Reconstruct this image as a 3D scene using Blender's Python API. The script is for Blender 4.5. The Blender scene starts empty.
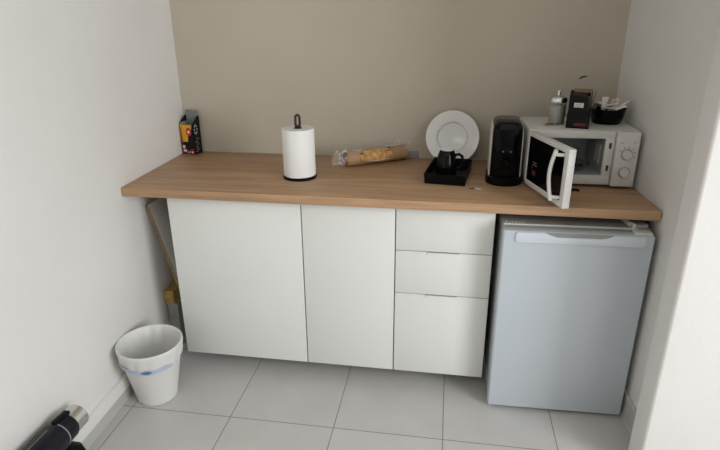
import bpy, bmesh, math, random
from mathutils import Vector, Matrix
random.seed(7)
R = math.radians
PI = math.pi
sc = bpy.context.scene
COL = sc.collection

# ------------------------------------------------------------------ camera
cam_d = bpy.data.cameras.new('camera'); cam = bpy.data.objects.new('camera', cam_d); COL.objects.link(cam)
pitch, roll, yaw = 0.371, -0.0071, -0.1594
cz, sz, cx, sx = math.cos(yaw), math.sin(yaw), math.cos(pitch), math.sin(pitch)
F = Vector((sz*cx, cz*cx, -sx)); Rv = Vector((cz, -sz, 0)); U = Rv.cross(F)
R2 = math.cos(roll)*Rv + math.sin(roll)*U; U2 = -math.sin(roll)*Rv + math.cos(roll)*U
M = Matrix((R2, U2, -F)).transposed().to_4x4(); M.translation = Vector((1.1923, -2.12, 1.6197))
cam.matrix_world = M
cam_d.sensor_width = 36; cam_d.lens = 553.55/720*36; cam_d.clip_start = 0.02
sc.camera = cam

# ------------------------------------------------------------------ world, window light, exposure
w = bpy.data.worlds.new('world'); sc.world = w; w.use_nodes = True
w.node_tree.nodes['Background'].inputs[0].default_value = (0.75, 0.86, 1.0, 1)
w.node_tree.nodes['Background'].inputs[1].default_value = 0.5
def area(name, loc, target, sx_, sy_, power, col):
    d = bpy.data.lights.new(name, 'AREA'); d.shape = 'RECTANGLE'; d.size = sx_; d.size_y = sy_; d.energy = power; d.color = col
    o = bpy.data.objects.new(name, d); COL.objects.link(o); o.location = loc
    o.rotation_euler = (Vector(target)-Vector(loc)).to_track_quat('-Z', 'Y').to_euler()
    return o
area('window_daylight', (3.90, -2.35, 1.55), (0.0, -2.35, 1.25), 1.5, 1.5, 90, (0.93, 0.97, 1.0))
area('added_fill_light', (0.7, -2.6, 2.5), (0.7, -2.6, 0), 0.9, 0.9, 8.0, (1.0, 0.94, 0.86))  # soft overhead fill added behind the camera, no lamp of the room
sc.view_settings.view_transform = 'Standard'; sc.view_settings.look = 'None'
sc.view_settings.exposure = 0.0; sc.view_settings.gamma = 1.0; sc.view_settings.use_curve_mapping = False

# ------------------------------------------------------------------ materials
def mat(name, col, rough=0.5, metal=0.0, noise=0.0, nscale=20.0, spec=0.5, trans=0.0, ior=1.45, bump=0.0, bscale=60.0, coat=0.0, alpha=1.0):
    m = bpy.data.materials.new(name); m.use_nodes = True
    nt = m.node_tree; b = nt.nodes['Principled BSDF']
    b.inputs['Base Color'].default_value = (*col, 1); b.inputs['Roughness'].default_value = rough
    b.inputs['Metallic'].default_value = metal; b.inputs['IOR'].default_value = ior
    b.inputs['Specular IOR Level'].default_value = spec
    b.inputs['Transmission Weight'].default_value = trans; b.inputs['Coat Weight'].default_value = coat
    b.inputs['Alpha'].default_value = alpha
    tc = nt.nodes.new('ShaderNodeTexCoord')
    if noise > 0:
        n = nt.nodes.new('ShaderNodeTexNoise'); n.inputs['Scale'].default_value = nscale; n.inputs['Detail'].default_value = 5
        nt.links.new(tc.outputs['Object'], n.inputs['Vector'])
        r = nt.nodes.new('ShaderNodeValToRGB')
        r.color_ramp.elements[0].position = 0.3; r.color_ramp.elements[1].position = 0.7
        r.color_ramp.elements[0].color = (*[c*(1-noise) for c in col], 1)
        r.color_ramp.elements[1].color = (*[min(1, c*(1+noise)) for c in col], 1)
        nt.links.new(n.outputs['Fac'], r.inputs['Fac']); nt.links.new(r.outputs['Color'], b.inputs['Base Color'])
    if bump > 0:
        n2 = nt.nodes.new('ShaderNodeTexNoise'); n2.inputs['Scale'].default_value = bscale; n2.inputs['Detail'].default_value = 4
        nt.links.new(tc.outputs['Object'], n2.inputs['Vector'])
        bp = nt.nodes.new('ShaderNodeBump'); bp.inputs['Strength'].default_value = bump; bp.inputs['Distance'].default_value = 0.002
        nt.links.new(n2.outputs['Fac'], bp.inputs['Height']); nt.links.new(bp.outputs['Normal'], b.inputs['Normal'])
    return m

def wood_mat():
    m = bpy.data.materials.new('oak_laminate'); m.use_nodes = True; nt = m.node_tree; b = nt.nodes['Principled BSDF']
    tc = nt.nodes.new('ShaderNodeTexCoord')
    def noise(scale, vec, detail=6, dist=0.0):
        mp = nt.nodes.new('ShaderNodeMapping'); mp.inputs['Scale'].default_value = vec
        nt.links.new(tc.outputs['Object'], mp.inputs['Vector'])
        n = nt.nodes.new('ShaderNodeTexNoise'); n.inputs['Scale'].default_value = scale; n.inputs['Detail'].default_value = detail
        n.inputs['Distortion'].default_value = dist
        nt.links.new(mp.outputs['Vector'], n.inputs['Vector']); return n
    a = noise(1.0, (2.2, 26, 26), 8, 0.6); c = noise(1.0, (5, 160, 160), 5)
    mx = nt.nodes.new('ShaderNodeMix'); mx.data_type = 'FLOAT'; mx.inputs[0].default_value = 0.35
    nt.links.new(a.outputs['Fac'], mx.inputs[2]); nt.links.new(c.outputs['Fac'], mx.inputs[3])
    r = nt.nodes.new('ShaderNodeValToRGB'); e = r.color_ramp.elements
    e[0].position = 0.30; e[0].color = (0.31, 0.18, 0.092, 1); e[1].position = 0.70; e[1].color = (0.56, 0.355, 0.205, 1)
    k = r.color_ramp.elements.new(0.5); k.color = (0.45, 0.275, 0.152, 1)
    nt.links.new(mx.outputs[0], r.inputs['Fac']); nt.links.new(r.outputs['Color'], b.inputs['Base Color'])
    b.inputs['Roughness'].default_value = 0.48
    return m

TS, TX, TY = 0.4495, -0.1138, -0.3224
def tile_mat():
    m = bpy.data.materials.new('grey_floor_tiles'); m.use_nodes = True; nt = m.node_tree; b = nt.nodes['Principled BSDF']
    tc = nt.nodes.new('ShaderNodeTexCoord'); mp = nt.nodes.new('ShaderNodeMapping')
    mp.inputs['Location'].default_value = (-TX, -TY, 0)
    nt.links.new(tc.outputs['Object'], mp.inputs['Vector'])
    br = nt.nodes.new('ShaderNodeTexBrick'); br.offset = 0; br.squash = 1
    br.inputs['Scale'].default_value = 1; br.inputs['Brick Width'].default_value = TS; br.inputs['Row Height'].default_value = TS
    br.inputs['Mortar Size'].default_value = 0.0022; br.inputs['Mortar Smooth'].default_value = 0.1; br.inputs['Bias'].default_value = 0
    br.inputs['Color1'].default_value = (0.55, 0.535, 0.515, 1); br.inputs['Color2'].default_value = (0.575, 0.56, 0.54, 1)
    br.inputs['Mortar'].default_value = (0.25, 0.24, 0.22, 1)
    nt.links.new(mp.outputs['Vector'], br.inputs['Vector'])
    n = nt.nodes.new('ShaderNodeTexNoise'); n.inputs['Scale'].default_value = 5; n.inputs['Detail'].default_value = 6
    nt.links.new(tc.outputs['Object'], n.inputs['Vector'])
    hs = nt.nodes.new('ShaderNodeMapRange'); hs.inputs['To Min'].default_value = 0.9; hs.inputs['To Max'].default_value = 1.1
    nt.links.new(n.outputs['Fac'], hs.inputs['Value'])
    mu = nt.nodes.new('ShaderNodeVectorMath'); mu.operation = 'SCALE'
    nt.links.new(br.outputs['Color'], mu.inputs[0]); nt.links.new(hs.outputs['Result'], mu.inputs['Scale'])
    nt.links.new(mu.outputs['Vector'], b.inputs['Base Color'])
    b.inputs['Roughness'].default_value = 0.42
    bp = nt.nodes.new('ShaderNodeBump'); bp.invert = True; bp.inputs['Strength'].default_value = 0.5; bp.inputs['Distance'].default_value = 0.002
    nt.links.new(br.outputs['Fac'], bp.inputs['Height']); nt.links.new(bp.outputs['Normal'], b.inputs['Normal'])
    return m

WHITE_WALL = mat('white_wall_paint', (0.76, 0.74, 0.71), 0.8, noise=0.02, nscale=3, bump=0.25, bscale=90)
TAUPE = mat('taupe_wall_paint', (0.53, 0.478, 0.39), 0.75, noise=0.03, nscale=2.5, bump=0.3, bscale=80)
REAR = mat('darkened_rear_wall', (0.42, 0.40, 0.38), 0.85, noise=0.02, nscale=3)  # unseen wall, its tone set dark to cut bounced fill light
FLOOR = tile_mat(); OAK = wood_mat()
SKIRT = mat('grey_skirting_tile', (0.50, 0.49, 0.46), 0.45, noise=0.06, nscale=9)
GROUT = mat('pale_grout', (0.62, 0.59, 0.53), 0.85)
CAB = mat('white_cabinet_front', (0.78, 0.79, 0.76), 0.38, noise=0.008, nscale=3)
CARC = mat('white_carcass', (0.62, 0.62, 0.60), 0.5)
EDGE_DARK = mat('dark_edge', (0.09, 0.065, 0.045), 0.6)
ALU = mat('brushed_aluminium', (0.55, 0.55, 0.54), 0.4, metal=0.7)
CHROME = mat('chrome', (0.66, 0.65, 0.63), 0.24, metal=1.0)
FRIDGE = mat('silver_fridge_lacquer', (0.56, 0.61, 0.655), 0.36, metal=0.12, noise=0.008, nscale=4)
FRIDGE_BODY = mat('fridge_body_grey', (0.46, 0.47, 0.47), 0.45)
FRIDGE_GRIP = mat('pale_grip_plastic', (0.66, 0.71, 0.78), 0.35)
FRIDGE_TOP = mat('fridge_top_plastic', (0.30, 0.30, 0.29), 0.5)
GASKET = mat('grey_gasket', (0.22, 0.22, 0.22), 0.7)
HINGE = mat('pale_hinge_plastic', (0.62, 0.62, 0.58), 0.45)
BLACK_GLOSS = mat('black_gloss_plastic', (0.0025, 0.0025, 0.003), 0.10, spec=0.13)
BLACK = mat('black_plastic', (0.004, 0.004, 0.0045), 0.45, spec=0.1)
BLACK_MATT = mat('black_matt', (0.010, 0.010, 0.010), 0.6, spec=0.3)
CREAM = mat('cream_plastic', (0.66, 0.62, 0.54), 0.35)
MW_WHITE = mat('microwave_white_enamel', (0.70, 0.69, 0.66), 0.32)
MW_CAV = mat('grey_cavity_enamel', (0.40, 0.42, 0.42), 0.35)
KNOB = mat('white_knob_plastic', (0.66, 0.64, 0.60), 0.4)
MARK = mat('dark_print', (0.05, 0.05, 0.05), 0.7)
MARK_GREY = mat('grey_print', (0.30, 0.29, 0.28), 0.7)
GLASS = mat('clear_glass', (0.92, 0.95, 0.95), 0.05, trans=0.95, ior=1.45)
SUGAR = mat('white_sugar', (0.54, 0.50, 0.43), 0.9, bump=0.8, bscale=500)
PORCELAIN = mat('white_porcelain', (0.80, 0.80, 0.77), 0.2, coat=0.3)
BLACK_CERAMIC = mat('black_glazed_ceramic', (0.003, 0.003, 0.003), 0.12, spec=0.2)
PAPER = mat('white_kitchen_paper', (0.86, 0.85, 0.83), 0.9, bump=0.5, bscale=220)
CARDBOARD_CORE = mat('brown_card_core', (0.30, 0.21, 0.13), 0.9)
LEATHER = mat('dark_brown_loop', (0.035, 0.02, 0.013), 0.6)
BREAD = mat('golden_flaky_crust', (0.52, 0.265, 0.055), 0.6, noise=0.55, nscale=45, bump=1.0, bscale=60)
KRAFT = mat('brown_kraft_paper', (0.38, 0.22, 0.10), 0.7, noise=0.12, nscale=30)
FILLING = mat('dark_filling', (0.05, 0.022, 0.008), 0.5)
FILM = mat('clear_plastic_film', (0.95, 0.96, 0.97), 0.08, spec=1.0, alpha=0.13)
FILM_THIN = mat('thin_clear_film', (0.95, 0.96, 0.97), 0.06, spec=1.0, alpha=0.05)
CARTON_RED = mat('deep_red_print', (0.16, 0.012, 0.012), 0.5, noise=0.4, nscale=40)
CARTON_BLACK = mat('black_printed_card', (0.006, 0.005, 0.005), 0.5, spec=0.25)
CARTON_GREY = mat('bare_grey_card', (0.24, 0.26, 0.26), 0.8)
YELLOW = mat('yellow_print', (0.75, 0.40, 0.02), 0.5)
ORANGE = mat('orange_print', (0.65, 0.15, 0.015), 0.5)
RED = mat('red_print', (0.50, 0.025, 0.02), 0.5)
DULL_RED = mat('dull_red_print', (0.10, 0.018, 0.016), 0.5)
WHITE_PRINT = mat('white_print', (0.75, 0.74, 0.70), 0.6)
BIN = mat('white_bin_plastic', (0.76, 0.75, 0.73), 0.45)
LINER = mat('white_bin_liner', (0.72, 0.72, 0.695), 0.42, bump=0.9, bscale=22)
BLUE = mat('blue_drawstring', (0.46, 0.54, 0.69), 0.45)
DARK_BLUE = mat('dark_blue_print', (0.10, 0.19, 0.34), 0.5)
RAW_WOOD = mat('raw_wood_edge', (0.27, 0.18, 0.085), 0.75, noise=0.15, nscale=30)
BOARD = mat('white_board_laminate', (0.80, 0.77, 0.74), 0.6)
PINE = mat('yellow_pine', (0.42, 0.28, 0.09), 0.7, noise=0.2, nscale=35)
CONCRETE = mat('grey_box_card', (0.33, 0.32, 0.29), 0.85, noise=0.1, nscale=20)
NAVY_BLACK = mat('blue_black_plastic', (0.006, 0.005, 0.012), 0.4, spec=0.3)
SACHET = mat('white_sachet_paper', (0.82, 0.79, 0.74), 0.6, noise=0.15, nscale=50)
SACHET_PINK = mat('pinkish_sachet_paper', (0.62, 0.47, 0.42), 0.6, noise=0.2, nscale=60)
SACHET_GREEN = mat('pale_green_wrapper', (0.33, 0.37, 0.26), 0.6, noise=0.2, nscale=50)
STICK = mat('stirrer_wood', (0.36, 0.24, 0.14), 0.6)
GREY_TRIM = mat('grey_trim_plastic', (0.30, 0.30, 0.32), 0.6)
CHIP = mat('dark_chip', (0.03, 0.027, 0.02), 0.8)
LEAF = mat('crumb_brown', (0.20, 0.13, 0.07), 0.8)

# ------------------------------------------------------------------ mesh helpers
def nb(): return bmesh.new()
def xf(verts, mtx):
    for v in verts: v.co = mtx @ v.co
def box(bm, lo, hi, bev=0.0, seg=2, mtx=None):
    t = bmesh.new(); bmesh.ops.create_cube(t, size=1)
    lo, hi = Vector(lo), Vector(hi); c = (lo+hi)/2; s = hi-lo
    for v in t.verts: v.co = Vector((v.co.x*s.x, v.co.y*s.y, v.co.z*s.z)) + c
    if bev > 0: bmesh.ops.bevel(t, geom=t.edges[:], offset=bev, segments=seg, affect='EDGES', profile=0.5)
    return merge(bm, t, mtx)
def merge(bm, t, mtx=None):
    if mtx is not None: xf(t.verts, mtx)
    me = bpy.data.meshes.new('tmp'); t.to_mesh(me); t.free(); bm.from_mesh(me); bpy.data.meshes.remove(me); return bm
def prism(bm, poly, h0, h1, axis='z', bev=0.0, seg=2, mtx=None):
    """poly: 2D points; axis z -> (x,y), axis y -> (x,z), axis x -> (y,z)"""
    t = bmesh.new()
    def P(a, b, h): return {'z': (a, b, h), 'y': (a, h, b), 'x': (h, a, b)}[axis]
    lo = [t.verts.new(P(a, b, h0)) for a, b in poly]; hi = [t.verts.new(P(a, b, h1)) for a, b in poly]
    n = len(poly); t.faces.new(lo); t.faces.new(hi[::-1])
    for i in range(n): t.faces.new((lo[i], hi[i], hi[(i+1) % n], lo[(i+1) % n]))
    bmesh.ops.recalc_face_normals(t, faces=t.faces[:])
    if bev > 0: bmesh.ops.bevel(t, geom=t.edges[:], offset=bev, segments=seg, affect='EDGES', profile=0.5)
    return merge(bm, t, mtx)
def lathe(bm, prof, seg=48, mtx=None, fn=None):
    """prof: (r, z) list; r == 0 makes a pole"""
    t = bmesh.new(); rings = []
    for r, z in prof:
        if r <= 1e-7: rings.append([t.verts.new((0, 0, z))])
        else: rings.append([t.verts.new((r*math.cos(2*PI*i/seg), r*math.sin(2*PI*i/seg), z)) for i in range(seg)])
    for a, b in zip(rings, rings[1:]):
        for i in range(seg):
            j = (i+1) % seg
            if len(a) == 1 and len(b) == 1: break
            if len(a) == 1: t.faces.new((a[0], b[i], b[j]))
            elif len(b) == 1: t.faces.new((a[i], a[j], b[0]))
            else: t.faces.new((a[i], a[j], b[j], b[i]))
    if fn:
        for v in t.verts: v.co = fn(v.co)
    bmesh.ops.recalc_face_normals(t, faces=t.faces[:])
    return merge(bm, t, mtx)
def tube(bm, pts, rad, seg=10, mtx=None, flat=1.0, cap=True):
    t = bmesh.new(); pts = [Vector(p) for p in pts]; rings = []; n = len(pts)
    rads = rad if isinstance(rad, (list, tuple)) else [rad]*n
    ref = None
    for i, p in enumerate(pts):
        d = (pts[min(i+1, n-1)]-pts[max(i-1, 0)]).normalized()
        if ref is None: ref = Vector((0, 0, 1)) if abs(d.z) < 0.9 else Vector((1, 0, 0))
        a = (ref - d*ref.dot(d)).normalized(); b = d.cross(a); ref = a
        rings.append([t.verts.new(p + rads[i]*(math.cos(2*PI*k/seg)*a*flat + math.sin(2*PI*k/seg)*b)) for k in range(seg)])
    for A, B in zip(rings, rings[1:]):
        for k in range(seg): t.faces.new((A[k], A[(k+1) % seg], B[(k+1) % seg], B[k]))
    if cap: t.faces.new(rings[0][::-1]); t.faces.new(rings[-1])
    bmesh.ops.recalc_face_normals(t, faces=t.faces[:])
    return merge(bm, t, mtx)
def obj(name, bm, m, parent=None, smooth=35, loc=None, rot=None):
    me = bpy.data.meshes.new(name); bm.to_mesh(me); bm.free()
    for mm in (m if isinstance(m, (list, tuple)) else [m]): me.materials.append(mm)
    if smooth:
        for p in me.polygons: p.use_smooth = True
        me.set_sharp_from_angle(angle=R(smooth))
    o = bpy.data.objects.new(name, me); COL.objects.link(o)
    if parent is not None: o.parent = parent
    if loc is not None: o.location = loc
    if rot is not None: o.rotation_euler = rot
    return o
def tag(o, label, cat, group=None):
    o['label'] = label; o['category'] = cat
    if group: o['group'] = group
    return o
def thing(name, label, cat, loc=(0, 0, 0), rz=0.0, group=None, rot=None):
    o = bpy.data.objects.new(name, None); COL.objects.link(o); o.empty_display_size = 0.05
    o.location = loc; o.rotation_euler = rot if rot else (0, 0, rz)
    return tag(o, label, cat, group)
def struct(name, bm, m, parent=None, smooth=0):
    o = obj(name, bm, m, parent, smooth)
    if parent is None: o['kind'] = 'structure'
    return o
def rot_z(a, c=(0, 0, 0)): c = Vector(c); return Matrix.Translation(c) @ Matrix.Rotation(a, 4, 'Z') @ Matrix.Translation(-c)
def pack(bm, length, wid, th, mtx=None, n=10, rough=0.15):
    """a small crumpled flat sachet with crimped ends"""
    t = bmesh.new(); rows = []
    for i in range(n+1):
        u = i/n; fat = th*(math.sin(PI*u)**0.5)*0.5 + 0.0004
        row = []
        for s in range(8):
            a = 2*PI*s/8
            row.append(t.verts.new(((u-0.5)*length, wid*0.5*math.cos(a)*(1+random.uniform(-rough, rough)), fat*math.sin(a)*(1+random.uniform(-rough, rough)))))
        rows.append(row)
    for A, B in zip(rows, rows[1:]):
        for k in range(8): t.faces.new((A[k], A[(k+1) % 8], B[(k+1) % 8], B[k]))
    t.faces.new(rows[0]); t.faces.new(rows[-1][::-1]); bmesh.ops.recalc_face_normals(t, faces=t.faces[:])
    return merge(bm, t, mtx)

# ------------------------------------------------------------------ the room
CT = 0.918
def xl(y): return -0.189 + (0.6237-y)*0.0195          # left wall plane
def xr(y): return 1.9520 + (0.6237-y)*0.0622          # right wall plane of the niche
YB = 0.6260; H = 2.6; YN = -3.4; NY0, NY1, NX = -0.418, -0.309, 1.940
b = nb(); box(b, (-0.6, YN-0.1, -0.05), (4.2, YB+0.12, 0)); struct('floor', b, FLOOR)
b = nb(); box(b, (-0.6, YN-0.1, H), (4.2, YB+0.12, H+0.05)); struct('ceiling', b, WHITE_WALL)
b = nb(); prism(b, [(xl(YN), YN), (xl(YB), YB), (-0.45, YB+0.1), (-0.45, YN)], 0, H); struct('wall_left', b, WHITE_WALL)
b = nb(); box(b, (xl(YB), YB, 0), (xr(YB), YB+0.1, H)); struct('wall_back', b, TAUPE)
b = nb(); prism(b, [(xr(NY1), NY1), (xr(NY1)+0.3, NY1), (xr(NY1)+0.3, YB+0.1), (xr(YB), YB+0.1), (xr(YB), YB)], 0, H); struct('wall_right', b, WHITE_WALL)
b = nb()
pts = [(NX, NY1)]
for i in range(7):
    a = PI + i/6*PI/2
    pts.append((NX+0.012+0.012*math.cos(a), NY0+0.012+0.012*math.sin(a)))
pts += [(4.0, NY0), (4.0, NY1)]
prism(b, pts, 0, H); o = struct('wall_front', b, WHITE_WALL, smooth=40)
b = nb(); box(b, (-0.3, YN-0.1, 0), (4.0, YN, H)); struct('wall_rear', b, REAR)
b = nb()
wy0, wy1, wz0, wz1 = -3.1, -1.6, 0.8, 2.3
box(b, (4.0, YN, 0), (4.1, wy0, H)); box(b, (4.0, wy1, 0), (4.1, NY1, H)); box(b, (4.0, wy0, 0), (4.1, wy1, wz0)); box(b, (4.0, wy0, wz1), (4.1, wy1, H))
struct('wall_window_side', b, WHITE_WALL)
b = nb(); box(b, (4.04, wy0, wz0), (4.08, wy0+0.05, wz1)); box(b, (4.04, wy1-0.05, wz0), (4.08, wy1, wz1))
box(b, (4.04, wy0+0.05, wz0), (4.08, wy1-0.05, wz0+0.05)); box(b, (4.04, wy0+0.05, wz1-0.05), (4.08, wy1-0.05, wz1)); box(b, (4.045, (wy0+wy1)/2-0.03, wz0+0.05), (4.075, (wy0+wy1)/2+0.03, wz1-0.05))
struct('window_1', b, CAB)
# skirting: grey tile strips with their pale grout edge
b = nb()
prism(b, [(xl(YN)-0.002, YN), (xl(YB)-0.002, YB), (xl(YB)+0.012, YB), (xl(YN)+0.012, YN)], 0, 0.062)
sk = struct('baseboard_left', b, SKIRT)
b = nb()
t = bmesh.new()
ps = [(-0.002, 0.062), (0.0165, 0.062), (0.0165, 0.075), (0.014, 0.120), (-0.002, 0.123)]
A = [t.verts.new((xl(YN)+u, YN, z)) for u, z in ps]; B = [t.verts.new((xl(YB)+u, YB, z)) for u, z in ps]
t.faces.new(A); t.faces.new(B[::-1])
for i in range(5): t.faces.new((A[i], A[(i+1) % 5], B[(i+1) % 5], B[i]))
bmesh.ops.recalc_face_normals(t, faces=t.faces[:]); merge(b, t)
obj('white_capping', b, WHITE_WALL, sk, 0)
b = nb(); prism(b, [(xr(NY1)+0.002, NY1), (xr(YB)+0.002, YB), (xr(YB)-0.010, YB), (xr(NY1)-0.010, NY1)], 0.008, 0.108)
sk = struct('baseboard_right', b, SKIRT)
b = nb()
for z0, z1 in ((0, 0.008), (0.108, 0.115)):
    prism(b, [(xr(NY1)+0.002, NY1), (xr(YB)+0.002, YB), (xr(YB)-0.012, YB), (xr(NY1)-0.012, NY1)], z0, z1)
obj('grout_line', b, GROUT, sk, 0)
# low grey strip at the foot of the back wall behind the plate
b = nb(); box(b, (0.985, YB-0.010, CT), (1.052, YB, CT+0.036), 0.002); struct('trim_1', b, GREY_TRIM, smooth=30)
# dark chip on the wall above the black carton
b = nb(); tube(b, [(1.777, YB-0.001, 1.313), (1.786, YB-0.002, 1.322), (1.800, YB-0.002, 1.327), (1.814, YB-0.001, 1.329)], [0.001, 0.0035, 0.003, 0.001], 6)
tag(obj('wall_scuff', b, CHIP), 'small dark curved scuff on the taupe back wall above the black carton', 'scuff')

# ------------------------------------------------------------------ worktop
b = nb()
poly = [(xl(-0.050), -0.050), (xr(-0.050)-0.004, -0.050), (xr(YB)-0.004, YB-0.002), (xl(YB), YB-0.002)]
prism(b, poly, CT-0.038, CT, 'z', 0.003, 2)
ct = tag(obj('worktop', b, OAK), 'long oak-effect worktop running across the niche over the white cabinets', 'worktop')
b = nb(); prism(b, [(xr(-0.0435)-0.0042, -0.040), (xr(-0.0435)-0.0018, -0.040), (xr(YB)-0.0018, YB-0.004), (xr(YB)-0.0042, YB-0.004)], CT-0.036, CT-0.003)
obj('end_strip', b, EDGE_DARK, ct, 0)

# ------------------------------------------------------------------ base cabinets
def cabinet(name, label, x0, x1, fronts, kind, pull):
    t = thing(name, label, 'cabinet', ((x0+x1)/2, 0, 0), 0, 'white base cabinets under the worktop')
    h = (x1-x0)/2
    b = nb(); box(b, (-h, 0.022, 0.08), (h, 0.58, 0.876), 0.001); obj('body', b, CARC, t, 0)
    for sx_ in (-1, 1):
        for y in (0.26, 0.50):
            b = nb(); lathe(b, [(0, 0), (0.024, 0), (0.024, 0.008), (0.016, 0.014), (0.016, 0.07), (0.03, 0.074), (0.03, 0.0795), (0, 0.0795)], 16, Matrix.Translation((sx_*(h-0.06), y, 0)))
            obj('leg', b, BLACK, t)
    for z0, z1 in fronts:
        b = nb(); box(b, (-h+0.0024, 0, z0+0.0016), (h-0.0024, 0.019, z1-0.0016), 0.0012, 2)
        f = obj(kind, b, CAB, t, 30)
        p0, p1 = pull[0]-(x0+x1)/2, pull[1]-(x0+x1)/2
        b = nb(); box(b, (p0, -0.0018, z1-0.0042), (p1, 0.010, z1-0.0002), 0.0006, 1); box(b, (p0-0.0012, -0.0022, z1-0.013), (p0+0.0016, 0.0, z1-0.0022), 0.0005, 1)
        obj('edge_pull', b, ALU, f, 0)
    return t
T0, B0 = 0.879, 0.080
cabinet('base_cabinet', 'white base cabinet with one wide flat door, leftmost beside the waste bin', 0.0, 0.6, [(B0, T0)], 'door', (0.455, 0.580))
cabinet('base_cabinet', 'white base cabinet with one narrow flat door, between wide door and drawers', 0.6, 1.0, [(B0, T0)], 'door', (0.86, 0.985))
cabinet('drawer_cabinet', 'white base cabinet with three drawers, next to the silver fridge', 1.0, 1.4, [(B0, 0.48), (0.48, 0.68), (0.68, T0)], 'drawer', (1.133, 1.266))

# ------------------------------------------------------------------ under-counter fridge
fr = thing('fridge', 'silver-grey under-counter fridge standing beneath the right end of the worktop', 'fridge', (1.972, -0.087, 0), R(1.3))
FW = 0.550
b = nb(); box(b, (-FW+0.004, 0.055, 0.022), (-0.004, 0.49, 0.815), 0.006); obj('body', b, FRIDGE_BODY, fr, 30)
b = nb(); box(b, (-FW+0.002, 0.050, 0.815), (-0.002, 0.50, 0.842), 0.005); obj('top_cover', b, FRIDGE_TOP, fr, 30)
b = nb(); box(b, (-FW+0.004, 0.0462, 0.838), (-0.05, 0.052, 0.8438), 0.001, 1); obj('front_trim', b, HINGE, fr, 30)
b = nb(); box(b, (-FW+0.012, 0.044, 0.04), (-0.012, 0.056, 0.81)); obj('gasket', b, GASKET, fr, 0)
dr = None
b = nb(); box(b, (-FW, 0.0, 0.014), (0, 0.045, 0.832), 0.008, 4); dr = obj('door', b, FRIDGE, fr, 40)
b = nb()
gp = [(-0.500, 0.829), (-0.395, 0.829), (-0.375, 0.820), (-0.350, 0.8135), (-0.190, 0.8135), (-0.165, 0.820), (-0.145, 0.829), (-0.035, 0.829), (-0.031, 0.815), (-0.034, 0.790), (-0.05, 0.787), (-0.485, 0.787), (-0.502, 0.790), (-0.505, 0.812)]
prism(b, gp, -0.007, 0.006, 'y', 0.0025, 2); obj('grip', b, FRIDGE_GRIP, dr, 40)
b = nb(); box(b, (-0.400, -0.0015, 0.812), (-0.140, 0.004, 0.829), 0.001, 1); obj('grip_recess', b, FRIDGE_TOP, dr, 0)
b = nb()
for i, (u, hh) in enumerate(((0, .012), (.010, .009), (.018, .009), (.028, .011), (.036, .008), (.044, .009), (.052, .007))):
    box(b, (-FW+0.014+u*1.3, 0.062, 0.8415), (-FW+0.0205+u*1.3, 0.062+hh*1.6, 0.8428))
obj('badge', b, WHITE_PRINT, fr, 0)
b = nb()
prism(b, [(-0.085, 0.16), (-0.020, 0.16), (-0.012, 0.062), (-0.016, 0.048), (-0.075, 0.048), (-0.072, 0.08)], 0.8425, 0.858, 'z', 0.003, 2)
hg = obj('hinge_cover', b, FRIDGE_TOP, fr, 30)
b = nb(); box(b, (-0.074, 0.004, 0.832), (-0.010, 0.047, 0.842), 0.003, 2); obj('hinge_cap', b, HINGE, hg, 30)
b = nb(); prism(b, [(-0.094, 0.17), (-0.084, 0.17), (-0.068, 0.07), (-0.060, 0.046), (-0.070, 0.046), (-0.080, 0.07)], 0.8425, 0.861, 'z', 0.002, 1); obj('hinge_rim', b, HINGE, hg, 30)
for px in (-FW+0.03, -0.03):
    for py in (0.072, 0.44):
        b = nb(); lathe(b, [(0, 0), (0.014, 0), (0.014, 0.008), (0.008, 0.010), (0.008, 0.0235), (0, 0.0235)], 16, Matrix.Translation((px, py, 0))); obj('foot', b, HINGE, fr)

# ------------------------------------------------------------------ microwave
mw = thing('microwave', 'white microwave with its door swung open, on the right end of the worktop', 'microwave', (1.957, 0.234, CT), R(1.6))
WW, DD = 0.432, 0.305; z0, z1 = 0.012, 0.239
b = nb()
box(b, (-WW, 0.004, z0), (-WW+0.014, DD, z1), 0.004); box(b, (-0.004-0.010, 0.004, z0), (0, DD, z1), 0.004)
box(b, (-WW+0.008, 0.004, z1-0.012), (-0.006, DD, z1), 0.004); box(b, (-WW+0.008, 0.004, z0), (-0.006, DD, z0+0.012), 0.004)
box(b, (-WW+0.008, DD-0.012, z0+0.008), (-0.006, DD, z1-0.006), 0.002)
obj('housing', b, MW_WHITE, mw, 30)
ox0, ox1, oz0, oz1 = -0.405, -0.128, 0.052, 0.206
b = nb()
box(b, (-WW+0.002, -0.002, oz1), (-0.092, 0.008, z1-0.001), 0.002); box(b, (-WW+0.002, -0.002, z0+0.001), (-0.092, 0.008, oz0), 0.002)
box(b, (-WW+0.002, -0.002, oz0-0.003), (ox0, 0.008, oz1+0.003), 0.002); box(b, (ox1, -0.002, oz0-0.003), (-0.092, 0.008, oz1+0.003), 0.002)
ff = obj('front_frame', b, MW_WHITE, mw, 30)
for zz in (0.072, 0.165):
    b = nb(); box(b, (-0.113, -0.0026, zz), (-0.102, 0.002, zz+0.025), 0.001, 1); obj('latch_slot', b, MARK, ff, 0)
b = nb()
e = 0.004
box(b, (ox0-e, 0.009, oz0-e), (ox0, 0.27, oz1+e)); box(b, (ox1, 0.009, oz0-e), (ox1+e, 0.27, oz1+e)); box(b, (ox0, 0.009, oz1), (ox1, 0.27, oz1+e)); box(b, (ox0, 0.009, oz0-e), (ox1, 0.27, oz0)); box(b, (ox0-e, 0.27, oz0-e), (ox1+e, 0.275, oz1+e))
cv = obj('cavity', b, MW_CAV, mw, 0)
b = nb(); lathe(b, [(0, 0), (0.105, 0), (0.118, 0.006), (0.122, 0.012), (0.119, 0.012), (0.105, 0.004), (0, 0.004)], 40, Matrix.Translation(((ox0+ox1)/2, 0.14, oz0+0.006))); obj('turntable', b, GLASS, cv)
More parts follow.
